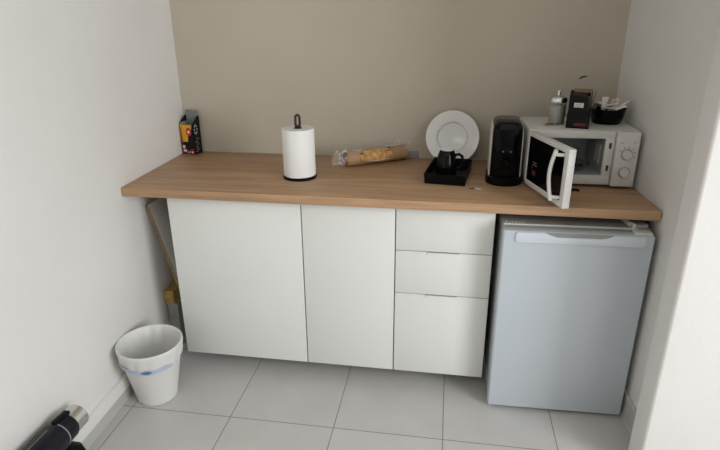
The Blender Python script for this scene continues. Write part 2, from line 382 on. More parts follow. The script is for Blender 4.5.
b = nb(); box(b, (ox1-0.003, 0.05, 0.09), (ox1, 0.12, 0.17), 0.001, 1); obj('waveguide_cover', b, KNOB, cv, 0)
b = nb(); box(b, (-0.0905, -0.022, z0), (-0.0005, 0.010, z1-0.001), 0.004, 3); pn = obj('control_panel', b, MW_WHITE, mw, 30)
for zz in (0.148, 0.073):
    b = nb(); lathe(b, [(0, 0.014), (0.017, 0.014), (0.019, 0.012), (0.020, 0), (0, 0)], 32, Matrix.Translation((-0.045, -0.0215, zz)) @ Matrix.Rotation(R(90), 4, 'X'))
    k = obj('knob', b, KNOB, pn, 40)
    b = nb(); lathe(b, [(0.0200, 0.001), (0.0232, 0.001), (0.0232, 0), (0.0200, 0)], 32, Matrix.Translation((-0.045, -0.0215, zz)) @ Matrix.Rotation(R(90), 4, 'X'))
    obj('knob_ring', b, MARK_GREY, k, 0)
for zz, angs in ((0.148, (-60, -25, 10, 45, 75, 110)), (0.073, (-100, -70, 60))):
    for a in angs:
        u, v = 0.031*math.sin(R(a)), 0.031*math.cos(R(a)); q = 0.0030 if zz > 0.1 else 0.0014
        b = nb(); box(b, (-0.045+u-q*0.7, -0.0226, zz+v-q), (-0.045+u+q*0.7, -0.0215, zz+v+q)); obj('dial_mark', b, MARK_GREY, pn, 0)
for u, v in ((-0.075, 0.194), (-0.026, 0.196)):
    b = nb(); box(b, (u, -0.0226, v), (u+0.013, -0.0215, v+0.0025)); obj('dial_mark', b, MARK_GREY, pn, 0)
# door: own origin at the hinge
dl, dt, da, db = 0.335, 0.030, 0.016, 0.237
b = nb()
fwid = 0.024
box(b, (0.002, -dt, da), (dl, -0.002, da+0.024), 0.003); box(b, (0.002, -dt, db-0.018), (dl, -0.002, db), 0.003)
box(b, (0.002, -dt, da+0.018), (0.014, -0.002, db-0.012), 0.003); box(b, (dl-0.030, -dt, da+0.018), (dl, -0.002, db-0.012), 0.003)
box(b, (0.012, -0.008, da+0.018), (dl-0.022, -0.003, db-0.012))
md = obj('door', b, MW_WHITE, mw, 30, loc=(-WW+0.024, -0.012, 0), rot=(0, 0, R(-74.5)))
b = nb(); box(b, (0.012, -dt+0.001, da+0.022), (dl-0.028, -0.009, db-0.016)); dg = obj('window_glass', b, BLACK_GLOSS, md, 0)
b = nb(); box(b, (0.05, -0.012, da+0.035), (dl-0.06, -0.0022, db-0.035)); obj('inner_window', b, BLACK, md, 0)
b = nb()
hx = dl-0.054
pts = [(hx+0.006-0.024*math.sin(PI*u), -dt-0.024-0.004*math.sin(PI*u), da+0.018+u*0.192) for u in [i/16 for i in range(17)]]
tube(b, pts, 0.0075, 12)
for zz in (da+0.034, da+0.194): tube(b, [(hx-0.001, -dt-0.024, zz), (hx+0.014, -dt-0.016, zz), (hx+0.020, -dt+0.002, zz)], 0.0065, 12)
obj('handle', b, MW_WHITE, md, 50)
for zz in (0.085, 0.178):
    b = nb(); prism(b, [(dl-0.020, 0.0), (dl-0.004, 0.0), (dl-0.004, 0.020), (dl+0.004, 0.024), (dl+0.004, 0.031), (dl-0.010, 0.028), (dl-0.014, 0.014)], zz-0.004, zz+0.005, 'z', 0.001, 1, Matrix.Translation((0, -0.003, 0))); obj('latch_hook', b, BLACK, md, 0)
b = nb(); box(b, (0.060, -dt+0.0004, 0.070), (0.092, -dt+0.0012, 0.090)); box(b, (0.055, -dt+0.0004, 0.098), (0.066, -dt+0.0012, 0.104)); obj('sticker', b, DULL_RED, dg, 0)
b = nb(); box(b, (0.060, -dt+0.0004, 0.112), (0.100, -dt+0.0012, 0.114)); box(b, (0.060, -dt+0.0004, 0.122), (0.095, -dt+0.0012, 0.124)); obj('print', b, MARK_GREY, dg, 0)
for px in (-WW+0.04, -0.04):
    for py in (0.03, 0.26):
        b = nb(); lathe(b, [(0, 0), (0.012, 0), (0.014, 0.0125), (0, 0.0125)], 16, Matrix.Translation((px, py, 0))); obj('foot', b, BLACK, mw)

# ------------------------------------------------------------------ on the microwave
ZT = CT+0.239
sd = thing('sugar_dispenser', 'glass sugar dispenser with chrome spout lid, on the microwave left of the black carton', 'dispenser', (1.650, 0.365, ZT))
b = nb(); lathe(b, [(0, 0), (0.031, 0), (0.034, 0.004), (0.034, 0.09), (0.031, 0.098), (0.029, 0.098), (0.032, 0.09), (0.032, 0.005), (0, 0.004)], 32); obj('glass_jar', b, GLASS, sd)
b = nb(); lathe(b, [(0, 0.0045), (0.0315, 0.0052), (0.0315, 0.078), (0.012, 0.083), (0, 0.084)], 32); obj('sugar', b, SUGAR, sd)
b = nb(); lathe(b, [(0.0345, 0.092), (0.0365, 0.094), (0.0365, 0.104), (0.031, 0.113), (0.016, 0.119), (0.009, 0.122), (0, 0.122)], 32); ld = obj('screw_lid', b, CHROME, sd)
b = nb(); tube(b, [(0, 0, 0.119), (0.0, 0, 0.130), (0.001, 0, 0.138)], [0.0085, 0.0075, 0.007], 14); box(b, (-0.007, -0.006, 0.136), (0.007, 0.006, 0.141), 0.001, 1); obj('spout', b, CHROME, ld)

bc = thing('open_carton', 'open black carton with white label and red printed lip, on the microwave by the bowl', 'carton', (1.720, 0.275, ZT), R(-13))
b = nb()
box(b, (-0.043, 0.006, 0), (0.028, 0.0075, 0.128)); box(b, (0.028, 0.006, 0), (0.043, 0.0075, 0.070)); box(b, (-0.043, 0.098, 0), (0.043, 0.1, 0.140))
prism(b, [(0.006, 0), (0.1, 0), (0.1, 0.140), (0.062, 0.140), (0.034, 0.082), (0.006, 0.082)], 0.0415, 0.043, 'x')
prism(b, [(0.006, 0), (0.1, 0), (0.1, 0.140), (0.006, 0.128)], -0.043, -0.0415, 'x'); box(b, (-0.0415, 0.006, 0), (0.0415, 0.1, 0.002))
cb = obj('box_body', b, CARTON_BLACK, bc, 0)
b = nb(); prism(b, [(0.005, 0.000), (-0.016, 0.000), (-0.016, 0.032), (0.005, 0.058)], -0.045, 0.045, 'x', 0.001, 1); lp = obj('front_lip', b, CARTON_BLACK, bc, 0)
b = nb()
for i in range(5): box(b, (-0.012+i*0.0088, -0.0168, 0.012), (-0.012+i*0.0088+0.0068, -0.0158, 0.021+0.002*(i % 2)))
obj('lip_print', b, mat('faded_red_print', (0.22, 0.03, 0.025), 0.6), lp, 0)
b = nb(); box(b, (-0.022, 0.0048, 0.083), (0.014, 0.0062, 0.101)); lb = obj('label', b, WHITE_PRINT, cb, 0)
b = nb()
for i in range(3): box(b, (-0.018, 0.0043, 0.087+i*0.004), (0.008-0.004*(i % 2), 0.0049, 0.0885+i*0.004))
obj('label_print', b, MARK_GREY, lb, 0)
b = nb(); box(b, (-0.041, 0.0075, 0.1275), (0.026, 0.050, 0.129), 0, 2, Matrix.Translation((0, 0.0075, 0.1275)) @ Matrix.Rotation(R(8), 4, 'X') @ Matrix.Translation((0, -0.0075, -0.1275))); obj('top_flap', b, CARTON_BLACK, bc, 0)
b = nb(); box(b, (0.0432, 0.030, 0.082), (0.0445, 0.098, 0.146), 0, 2, Matrix.Translation((0.043, 0, 0.082)) @ Matrix.Rotation(R(12), 4, 'Y') @ Matrix.Translation((-0.043, 0, -0.082)))
f_ = obj('side_flap', b, CARDBOARD_CORE, bc, 0); f_['label'] = 'bare brown side flap'
b = nb(); box(b, (-0.036, 0.07, 0.002), (0.036, 0.092, 0.118), 0.002); box(b, (-0.036, 0.02, 0.002), (0.036, 0.064, 0.06), 0.002); obj('packets', b, CARTON_GREY, bc, 0)
b = nb(); box(b, (-0.030, 0.094, 0.132), (0.040, 0.0965, 0.148)); box(b, (0.036, 0.05, 0.075), (0.0405, 0.095, 0.142)); obj('inner_card', b, CARDBOARD_CORE, bc, 0)

BX, BY = 1.866, 0.412
b = nb(); lathe(b, [(0, 0), (0.056, 0), (0.061, 0.005), (0.069, 0.034), (0.0745, 0.061), (0.0752, 0.064), (0.0732, 0.064), (0.0725, 0.061), (0.067, 0.034), (0.058, 0.008), (0, 0.006)], 40, Matrix.Translation((BX, BY, ZT)))
tag(obj('bowl', b, BLACK_CERAMIC), 'black round bowl filled with white sachets, on the microwave against the right wall', 'bowl')
sachets = [
 # x, y, z, length, width, rz, tilt, material, label
 (0.052, -0.010, 0.090, 0.085, 0.017, 20, -32, SACHET, 'white sugar stick leaning out over the right rim of the black bowl'),
 (0.030, -0.030, 0.082, 0.075, 0.018, 10, -15, SACHET, 'white sugar stick lying low at the front right of the black bowl'),
 (-0.024, -0.022, 0.098, 0.060, 0.020, 95, -70, SACHET, 'tall white sachet standing upright at the left of the black bowl'),
 (-0.005, -0.036, 0.082, 0.055, 0.024, -12, 8, SACHET, 'broad white sachet flat at the front middle of the black bowl'),
 (0.016, 0.012, 0.096, 0.070, 0.018, 60, -30, SACHET_PINK, 'pinkish sachet poking up at the middle of the black bowl'),
 (0.000, 0.030, 0.086, 0.080, 0.020, -30, 12, SACHET, 'white sachet lying crosswise at the back of the black bowl'),
 (0.040, 0.022, 0.092, 0.070, 0.016, 75, -35, SACHET, 'white sugar stick slanting up at the back right of the black bowl'),
 (0.010, -0.016, 0.094, 0.066, 0.017, 150, 18, SACHET, 'white sugar stick lying across the heap in the middle of the black bowl'),
 (-0.014, 0.004, 0.100, 0.058, 0.017, 55, -52, SACHET, 'narrow white sachet tilted right behind the tall upright one in the bowl'),
 (-0.034, 0.012, 0.088, 0.060, 0.020, 40, 22, SACHET_PINK, 'pinkish sachet slanting behind the upright one in the black bowl'),
]
for dx, dy, dz, L, W_, rz, tl, mm, lab in sachets:
    b = nb(); pack(b, L, W_, 0.009)
    tag(obj('sugar_sachet', b, mm, None, 50, loc=(BX+dx, BY+dy, ZT+dz-0.016), rot=(R(random.uniform(-25, 25)), R(tl), R(rz))), lab, 'sachet', 'sachets in the black bowl')
b = nb(); pack(b, 0.056, 0.03, 0.012)
tag(obj('wrapper', b, SACHET_GREEN, None, 50, loc=(BX-0.064, BY+0.015, ZT+0.078), rot=(R(60), R(38), R(15))), 'pale green wrapper standing at the left rim of the black bowl', 'wrapper')
b = nb(); pack(b, 0.050, 0.030, 0.010, rough=0.3)
o = tag(obj('crumpled_packet', b, SACHET_PINK, None, 50, loc=(1.618, 0.325, ZT+0.0055), rot=(0, 0, R(12))), 'small crumpled packet lying on the microwave in front of the sugar dispenser', 'packet')
b = nb(); tube(b, [(-0.022, -0.014, 0.000), (-0.006, -0.017, 0.005), (0.012, -0.014, 0.003), (0.024, -0.004, 0.000)], [0.001, 0.002, 0.002, 0.001], 6); obj('dark_seam', b, CARTON_BLACK, o)

# ------------------------------------------------------------------ coffee machine
cm = thing('coffee_machine', 'black glossy capsule coffee machine standing left of the microwave', 'coffee machine', (1.439, 0.202, CT), R(-2))
def arch(hw, h, r, n=8):
    p = [(-hw, 0.0)]
    p = [(hw*1.02, 0.0)]
    for i in range(n+1): a = i/n*PI/2; p.append((hw-r+r*math.cos(a), h-r+r*math.sin(a)))
    for i in range(n+1): a = PI/2+i/n*PI/2; p.append((-hw+r+r*math.cos(a), h-r+r*math.sin(a)))
    p.append((-hw*1.02, 0.0)); return p
b = nb(); prism(b, arch(0.0600, 0.265, 0.032), 0.020, 0.190, 'y', 0.005, 2); prism(b, arch(0.054, 0.225, 0.032), 0.185, 0.300, 'y', 0.004, 2); obj('body', b, BLACK_GLOSS, cm, 40)
b = nb(); 
t = bmesh.new()
# bulging head in front of the body
n1, n2 = 16, 12
rows = []
for j in range(n2+1):
    v = j/n2; z = 0.032 + v*0.205
    bul = 0.55+0.45*math.sin(PI*v)**0.5 if v > 0.55 else 0.55+0.45*math.sin(PI*max(0.0, (v-0.25)/0.6*0.5+0.0))**1.0 if v > 0.25 else 0.55
    row = [t.verts.new((0.055*math.sin(-PI/2+PI*i/n1), 0.024-0.022*bul*math.cos(-PI/2+PI*i/n1), z)) for i in range(n1+1)]
    rows.append(row)
for A, B in zip(rows, rows[1:]):
    for i in range(n1): t.faces.new((A[i], A[i+1], B[i+1], B[i]))
t.faces.new(rows[0]); t.faces.new(rows[-1][::-1])
bmesh.ops.recalc_face_normals(t, faces=t.faces[:]); merge(b, t)
hd = obj('brew_head', b, BLACK_GLOSS, cm, 45)
for u in (-0.014, 0.016):
    b = nb(); lathe(b, [(0, 0.003), (0.0016, 0.003), (0.0022, 0), (0, 0)], 12, Matrix.Translation((u, 0.0030, 0.146)) @ Matrix.Rotation(R(90), 4, 'X'))
    obj('indicator_dot', b, CREAM, hd)
b = nb(); lathe(b, [(0, 0.096), (0.012, 0.096), (0.016, 0.112), (0, 0.112)], 20, Matrix.Translation((0.002, 0.004, 0))); obj('spout', b, BLACK, hd)
b = nb(); prism(b, [(-0.038, 0.236), (0.038, 0.236), (0.032, 0.258), (-0.032, 0.258)], 0.006, 0.03, 'y', 0.004, 2); obj('lid_lever', b, BLACK_MATT, cm, 30)
b = nb(); lathe(b, [(0.0, 0), (0.075, 0), (0.077, 0.004), (0.077, 0.030), (0.072, 0.034), (0, 0.034)], 40, None, lambda c: Vector((c.x, 0.060+c.y if c.y < 0 else 0.060+min(c.y*3.0, 0.235), c.z)))
tr = obj('drip_tray', b, BLACK, cm, 40)
b = nb()
for i in range(7): box(b, (-0.045+i*0.014, -0.008, 0.034), (-0.039+i*0.014, 0.02, 0.036))
obj('drip_grid', b, BLACK_GLOSS, tr, 0)
for s, m_ in ((-1, CREAM), (1, ALU)):
    b = nb(); prism(b, [(s*0.0615, 0.034), (s*0.0675, 0.034), (s*0.0655, 0.215), (s*0.0625, 0.240), (s*0.0585, 0.246), (s*0.0605, 0.215)], 0.030, 0.185, 'y', 0.001, 1)
    p = obj('side_panel', b, m_, cm, 30); p['label'] = 'cream side panel' if s < 0 else 'grey metal side panel'

# ------------------------------------------------------------------ tray, mug, plate, stirrer
ty = thing('dish_tray', 'black rectangular dish tray on the worktop in front of the leaning white plate', 'tray', (1.207, 0.322, CT), R(-7))
hw, hd_, hh = 0.087, 0.145, 0.046
b = nb(); box(b, (-hw+0.004, -hd_+0.004, 0.0), (hw-0.004, hd_-0.004, 0.006))
for s in (-1, 1):
    prism(b, [(s*(hw-0.006), 0), (s*(hw-0.001), 0), (s*(hw+0.003), hh), (s*(hw-0.001), hh)], -hd_, hd_, 'y', 0.001, 1)
    prism(b, [(s*(hd_-0.006), 0), (s*(hd_-0.001), 0), (s*(hd_+0.003), hh), (s*(hd_-0.001), hh)], -hw, hw, 'x', 0.001, 1)
obj('tray_body', b, BLACK, ty, 30)
b = nb()
for i in range(6): box(b, (-hw+0.012+i*0.029, -hd_+0.01, 0.006), (-hw+0.018+i*0.029, hd_-0.01, 0.011), 0.001, 1)
obj('drain_ribs', b, BLACK, ty, 0)
mg = thing('mug', 'black glazed mug standing upside down in the dish tray', 'mug', (1.194, 0.300, CT+0.0112))
b = nb(); lathe(b, [(0.044, 0), (0.046, 0.002), (0.044, 0.045), (0.039, 0.090), (0.031, 0.112), (0.029, 0.1145), (0.026, 0.1145), (0.024, 0.112), (0, 0.112)], 40)
lathe(b, [(0.044, 0), (0.042, 0.002), (0.040, 0.04), (0.035, 0.085), (0, 0.104)], 40)
mbdy = obj('mug_body', b, BLACK_CERAMIC, mg)
b = nb(); lathe(b, [(0.0295, 0.1140), (0.0295, 0.1162), (0.0245, 0.1162), (0.0245, 0.1125), (0.0, 0.1125)], 40); obj('foot_ring', b, PORCELAIN, mg)
b = nb(); tube(b, [(0.040, 0, 0.030), (0.055, -0.002, 0.030), (0.067, -0.003, 0.044), (0.071, -0.003, 0.066), (0.066, -0.003, 0.088), (0.052, -0.002, 0.096), (0.034, 0, 0.090)], 0.0068, 12); obj('handle', b, BLACK_CERAMIC, mg, 60)

tilt = R(-76)    # plate normal leans back against the wall
pm = Matrix.Translation((1.216, 0.562, CT+0.1228)) @ Matrix.Rotation(R(73), 4, 'X')
b = nb(); lathe(b, [(0, 0.003), (0.066, 0.003), (0.070, 0.0045), (0.078, 0.009), (0.088, 0.011), (0.126, 0.017), (0.1275, 0.0155), (0.126, 0.0135), (0.09, 0.007), (0.076, 0.002), (0.066, 0.0), (0.060, -0.003), (0.057, -0.003), (0.055, 0), (0, 0)], 64, pm)
pl = tag(obj('plate', b, PORCELAIN), 'white round dinner plate leaning upright against the taupe back wall', 'plate')
b = nb(); lathe(b, [(0.0695, 0.0047), (0.0705, 0.0054), (0.0725, 0.0066), (0.0730, 0.0060), (0.0695, 0.004)], 64, pm); obj('well_ring', b, mat('grey_glaze_line', (0.52, 0.52, 0.51), 0.3), pl)

st = thing('stirrer', 'thin brown and white stirrer lying between the dish tray and the coffee machine', 'stirrer', (1.328, 0.130, CT), R(3))
b = nb(); prism(b, [(-0.034, -0.001), (-0.026, -0.007), (0.012, -0.004), (0.034, -0.003), (0.034, 0.003), (0.010, 0.004), (-0.024, 0.004)], 0.0, 0.004, 'z', 0.001, 1); obj('stick', b, STICK, st)
b = nb(); box(b, (-0.012, -0.0045, 0.0041), (0.014, 0.0025, 0.0055)); obj('paper_band', b, WHITE_PRINT, st, 0)
b = nb(); tube(b, [(-0.036, -0.003, 0.0055), (-0.024, -0.006, 0.007), (-0.014, 0.000, 0.006)], 0.002, 8); obj('dark_tip', b, CARTON_BLACK, st)

# ------------------------------------------------------------------ kitchen roll
PX, PY = 0.545, 0.214
ph = thing('paper_towel_holder', 'paper towel holder with dark base and loop handle, under the white roll', 'holder', (PX, PY, CT))
b = nb(); lathe(b, [(0, 0), (0.073, 0), (0.0745, 0.002), (0.0745, 0.010), (0.072, 0.0125), (0, 0.0125)], 48); obj('base', b, BLACK, ph)
b = nb(); tube(b, [(0, 0, 0.0125), (0, 0, 0.226)], 0.0065, 14); obj('pole', b, BLACK, ph, 50)
b = nb()
loop = [(0.0, 0, 0.226)]
lp_ = [(-0.0075*math.cos(0), 0, 0.226)] 
pts = [(-0.008, 0, 0.222), (-0.0095, 0, 0.245), (-0.009, 0, 0.264)] + [(-0.009*math.cos(a), 0, 0.268+0.010*math.sin(a)) for a in [i*PI/8 for i in range(9)]] + [(0.009, 0, 0.264), (0.0095, 0, 0.245), (0.008, 0, 0.222)]
tube(b, pts, 0.0056, 10, None); tube(b, [(-0.008, 0, 0.228), (0.008, 0, 0.228)], 0.008, 10)
obj('loop_handle', b, LEATHER, ph, 60)
b = nb()
N = 96
lathe(b, [(0.0205, 0), (0.0695, 0), (0.0712, 0.002), (0.0712, 0.206), (0.0695, 0.209), (0.0205, 0.209)], N)
lathe(b, [(0.0205, 0.209), (0.0205, 0)], N)
# loose last sheet edge
tt = bmesh.new(); A = []; Bv = []
for i in range(13):
    a = R(-118 + i*3.2); r = 0.0714 + 0.0014*(1-i/12); A.append(tt.verts.new((r*math.cos(a), r*math.sin(a), 0.001))); Bv.append(tt.verts.new((r*math.cos(a), r*math.sin(a), 0.208)))
for i in range(12): tt.faces.new((A[i], A[i+1], Bv[i+1], Bv[i]))
merge(b, tt)
rl = tag(obj('paper_towel_roll', b, PAPER, None, 40, loc=(PX, PY, CT+0.0127)), 'white paper towel roll standing upright on the worktop', 'paper towel')
b = nb(); lathe(b, [(0.0202, 0), (0.0202, 0.2088), (0.0182, 0.2088), (0.0182, 0), (0.0202, 0)], 32); obj('card_core', b, CARDBOARD_CORE, rl)

# ------------------------------------------------------------------ wrapped pastry
sw = thing('wrapped_baguette', 'long golden baguette in brown paper and clear film, lying behind the paper towel', 'baguette', (0.840, 0.497, CT), R(33))
sw.scale = (1.06, 1.15, 1.15)
def loafm(l, ry, rz, n=28, k=20, bumpy=0.05, ends=0.5):
    t = bmesh.new(); rows = []
    for i in range(n+1):
        u = i/n; s = max(0.02, (1-abs(2*u-1)**4))**ends
        rows.append([t.verts.new(((u-0.5)*l, ry*s*math.cos(2*PI*j/k)*(1+random.uniform(-bumpy, bumpy)), rz+rz*s*max(-1, math.sin(2*PI*j/k)*(1+random.uniform(-bumpy, bumpy))))) for j in range(k)])
    for A, B in zip(rows, rows[1:]):
        for j in range(k): t.faces.new((A[j], A[(j+1) % k], B[(j+1) % k], B[j]))
    t.faces.new(rows[0]); t.faces.new(rows[-1][::-1]); bmesh.ops.recalc_face_normals(t, faces=t.faces[:]); return t
b = nb(); merge(b, loafm(0.285, 0.030, 0.028), Matrix.Translation((0.005, 0, 0.004))); lf = obj('loaf', b, BREAD, sw, 60)
for u, v, s in ((-0.068, -0.016, 0.010), (-0.060, -0.008, 0.007), (-0.034, -0.018, 0.004), (0.068, -0.014, 0.008), (0.076, -0.006, 0.010), (0.03, -0.012, 0.004), (-0.01, -0.006, 0.004)):
    b = nb(); bmesh.ops.create_icosphere(b, subdivisions=2, radius=s, matrix=Matrix.Translation((u, v, 0.033+0.024*math.sqrt(max(0, 1-(v/0.03)**2))-0.002)) @ Matrix.Diagonal((1.2, 0.8, 0.35, 1)))
    obj('topping', b, FILLING, lf)
# kraft paper: a cradle below and closed sleeves at both ends, leaving a long opening on top
def sleeve(b, x0, x1, a0, a1, ry, rz, zc, th=0.0012):
    t = bmesh.new(); n, k = 10, 16; G = []
    for i in range(n+1):
        x = x0+(x1-x0)*i/n; G.append([])
        for j in range(k+1):
            a = R(a0+(a1-a0)*j/k); rr = 1+random.uniform(-0.012, 0.012)
            G[-1].append(t.verts.new((x, ry*rr*math.cos(a), max(0.0008, zc+rz*rr*math.sin(a)))))
    for i in range(n):
        for j in range(k): t.faces.new((G[i][j], G[i+1][j], G[i+1][j+1], G[i][j+1]))
    bmesh.ops.recalc_face_normals(t, faces=t.faces[:]); merge(b, t)
b = nb(); sleeve(b, -0.085, 0.085, -152, 35, 0.034, 0.032, 0.034)
sleeve(b, -0.140, -0.084, 0, 360, 0.035, 0.0325, 0.034); sleeve(b, 0.084, 0.158, 0, 360, 0.035, 0.0325, 0.034)
obj('paper_sleeve', b, KRAFT, sw, 60)
def crumple(b, cx_, length, r0, r1, zc, n=9, k=18):
    t = bmesh.new(); G = []
    for i in range(n+1):
        u = i/n; r = r0+(r1-r0)*u
        G.append([t.verts.new((cx_+length*u+random.uniform(-0.004, 0.004), r*math.cos(2*PI*j/k)*random.uniform(0.72, 1.15), max(0.001, zc+0.9*r*math.sin(2*PI*j/k)*random.uniform(0.7, 1.15)))) for j in range(k)])
    for A, B in zip(G, G[1:]):
        for j in range(k): t.faces.new((A[j], A[(j+1) % k], B[(j+1) % k], B[j]))
    bmesh.ops.recalc_face_normals(t, faces=t.faces[:]); merge(b, t)
b = nb(); crumple(b, -0.125, -0.075, 0.035, 0.028, 0.036); obj('film_end', b, FILM, sw, 0)
b = nb(); crumple(b, 0.150, 0.030, 0.030, 0.020, 0.045, 4, 14); obj('film_end', b, FILM, sw, 0)
b = nb(); sleeve(b, -0.132, 0.150, -20, 200, 0.0375, 0.036, 0.036); obj('film_wrap', b, FILM_THIN, sw, 60)
GLINT = mat('film_glint', (0.85, 0.85, 0.85), 0.2, alpha=0.8)  # near-opaque white that paints the glints of light on the film creases
for x0, x1, ang, wob in ((-0.045, 0.075, -24, 5), (0.05, 0.13, 70, 4), (-0.115, -0.06, 62, 8)):
    b = nb(); tube(b, [(x0+(x1-x0)*i/6, -0.0392*math.cos(R(ang+wob*math.sin(i*1.7))), 0.036+0.0372*math.sin(R(ang+wob*math.sin(i*1.7)))) for i in range(7)], [0.0004, 0.0009, 0.0014, 0.0012, 0.0014, 0.0008, 0.0004], 6)
    obj('crease_glint', b, GLINT, sw, 60)
rnd = random.Random(3)
for end, x0, x1, n_ in ((-1, -0.196, -0.130, 16), (1, 0.090, 0.176, 9)):
    for q in range(n_):
        u = rnd.uniform(x0, x1); a0 = R(rnd.uniform(95, 215) if end < 0 else rnd.uniform(70, 140)); r0 = rnd.uniform(0.030, 0.041) if end < 0 else rnd.uniform(0.040, 0.047)
        P0 = Vector((u, r0*math.cos(a0), max(0.002, 0.037+r0*0.95*math.sin(a0)))); pts = [P0]
        dv = Vector((rnd.uniform(-1, 1), rnd.uniform(-0.5, 0.5), rnd.uniform(-0.8, 0.8)))
        for w_ in range(3):
            dv = (dv + Vector((rnd.uniform(-1, 1), rnd.uniform(-.6, .6), rnd.uniform(-1, 1)))).normalized()
            nx = pts[-1] + dv*rnd.uniform(0.004, 0.009); nx.z = max(0.002, nx.z); pts.append(nx)
        b = nb(); tube(b, pts, [0.0005, 0.0013, 0.0012, 0.0004], 5); obj('crease_glint', b, GLINT, sw, 0)  # white threads drawn in as sparkle on the crumpled ends

# ------------------------------------------------------------------ printed carton in the left corner
tb = thing('tea_carton', 'open black, red and yellow printed carton in the left corner of the worktop', 'carton', (-0.135, 0.578, CT), R(-14))
tb.scale = (1.20, 1.16, 1.10)
hx_, hy_ = 0.033, 0.026
b = nb()
box(b, (-hx_, -hy_, 0), (hx_, -hy_+0.0015, 0.142)); box(b, (-hx_, hy_-0.0015, 0), (hx_, hy_, 0.178))
for s in (-1, 1): prism(b, [(-hy_, 0), (hy_, 0), (hy_, 0.178), (hy_-0.012, 0.178), (-hy_, 0.142)], s*hx_-(0.0015 if s > 0 else 0), s*hx_+(0.0015 if s < 0 else 0), 'x')
box(b, (-hx_, -hy_, 0), (hx_, hy_, 0.0015))
bd = obj('carton_body', b, CARTON_BLACK, tb, 0)
b = nb(); box(b, (-hx_+0.002, hy_-0.0045, 0.10), (hx_-0.002, hy_-0.002, 0.202), 0, 2); box(b, (-hx_+0.002, -hy_+0.003, 0.118), (hx_-0.002, hy_-0.004, 0.120)); box(b, (-hx_+0.0016, -hy_+0.002, 0.10), (-hx_+0.003, hy_-0.005, 0.150)); obj('inner_flap', b, CARTON_GREY, tb, 0)
yf = -hy_-0.0006
b = nb(); prism(b, [(-hx_+0.001, 0.141), (hx_-0.004, 0.141), (hx_-0.008, 0.118), (0.008, 0.112), (0.002, 0.060), (-hx_+0.010, 0.060), (-hx_+0.008, 0.11), (-hx_+0.001, 0.118)], yf-0.0006, yf+0.0006, 'y'); obj('yellow_panel', b, YELLOW, bd, 0)
b = nb(); prism(b, [(-hx_+0.0005, 0.128), (-hx_+0.009, 0.128), (-hx_+0.013, 0.058), (-hx_+0.006, 0.058)], yf-0.0014, yf-0.0004, 'y'); obj('orange_stripe', b, ORANGE, bd, 0)
b = nb(); prism(b, [(0.012+0.014*math.cos(i*PI/8), 0.108+0.019*math.sin(i*PI/8)) for i in range(16)], yf-0.0016, yf-0.0003, 'y'); obj('red_medallion', b, RED, bd, 0)
b = nb(); prism(b, [(0.012+0.006*math.cos(i*PI/6), 0.108+0.008*math.sin(i*PI/6)) for i in range(12)], yf-0.0024, yf-0.0012, 'y'); obj('medallion_centre', b, WHITE_PRINT, bd, 0)
for u, v, w_, h_ in ((-0.028, 0.028, 0.012, 0.014), (-0.026, 0.012, 0.016, 0.010), (-0.004, 0.008, 0.006, 0.005), (0.008, 0.010, 0.005, 0.004), (0.018, 0.008, 0.007, 0.008)):
    b = nb(); box(b, (u, yf-0.0012, v), (u+w_, yf+0.0004, v+h_)); obj('white_mark', b, WHITE_PRINT, bd, 0)
b = nb(); prism(b, [(-hx_+0.001, 0.001), (hx_-0.001, 0.001), (hx_-0.001, 0.032), (0.0, 0.020), (-hx_+0.001, 0.058)], yf-0.0006, yf+0.0004, 'y'); obj('red_base_print', b, CARTON_RED, bd, 0)
b = nb()
for i in range(8):
    a = i*0.78; u, v = -0.006+0.009*math.cos(a), 0.118+0.020*math.sin(a)
    prism(b, [(u-0.004, v-0.003), (u+0.003, v-0.005), (u+0.004, v+0.004), (u-0.002, v+0.003)], hx_-0.0002, hx_+0.0012, 'x')
for i in range(9):
    v = 0.012+i*0.008; u = -0.018+0.017*((i*37) % 10)/10
    prism(b, [(u, v), (u+0.014, v+0.002), (u+0.014, v+0.0035), (u, v+0.0015)], hx_-0.0002, hx_+0.0008, 'x')
obj('side_print', b, mat('pale_grey_print', (0.38, 0.37, 0.36), 0.6), bd, 0)

# ------------------------------------------------------------------ waste bin, liner, rubbish
BX2, BY2 = -0.046, -0.226
BH = 0.292
wb = thing('waste_bin', 'white round tapered waste bin on the floor against the left wall', 'bin', (BX2, BY2, 0))
b = nb(); lathe(b, [(0, 0), (0.082, 0), (0.086, 0.004), (0.1340, BH-0.006), (0.1355, BH-0.004), (0.1355, BH), (0.1315, BH), (0.1305, BH-0.004), (0.083, 0.007), (0, 0.006)], 64); obj('bin_body', b, BIN, wb)
ln = thing('bin_liner', 'thin white bin liner with blue drawstring folded over the rim of the bin', 'bin liner', (BX2, BY2, 0))
b = nb()
def rb(z): return 0.086+(0.1345-0.086)*z/BH
prof = [(0.0, 0.0095), (0.050, 0.010), (0.076, 0.014), (rb(0.04)-0.006, 0.04), (rb(0.10)-0.006, 0.10), (rb(0.18)-0.006, 0.18), (rb(0.25)-0.0055, 0.25), (rb(BH)-0.0055, BH-0.002), (rb(BH)-0.003, BH+0.0022), (rb(BH)+0.001, BH+0.0028), (rb(BH)+0.0030, BH-0.001), (rb(BH)+0.0028, BH-0.012), (rb(BH-0.03)+0.0035, BH-0.030), (rb(BH-0.05)+0.0045, BH-0.050), (rb(BH-0.07)+0.0055, BH-0.070), (rb(BH-0.085)+0.0035, BH-0.086)]
K = 120; t = bmesh.new(); G = []
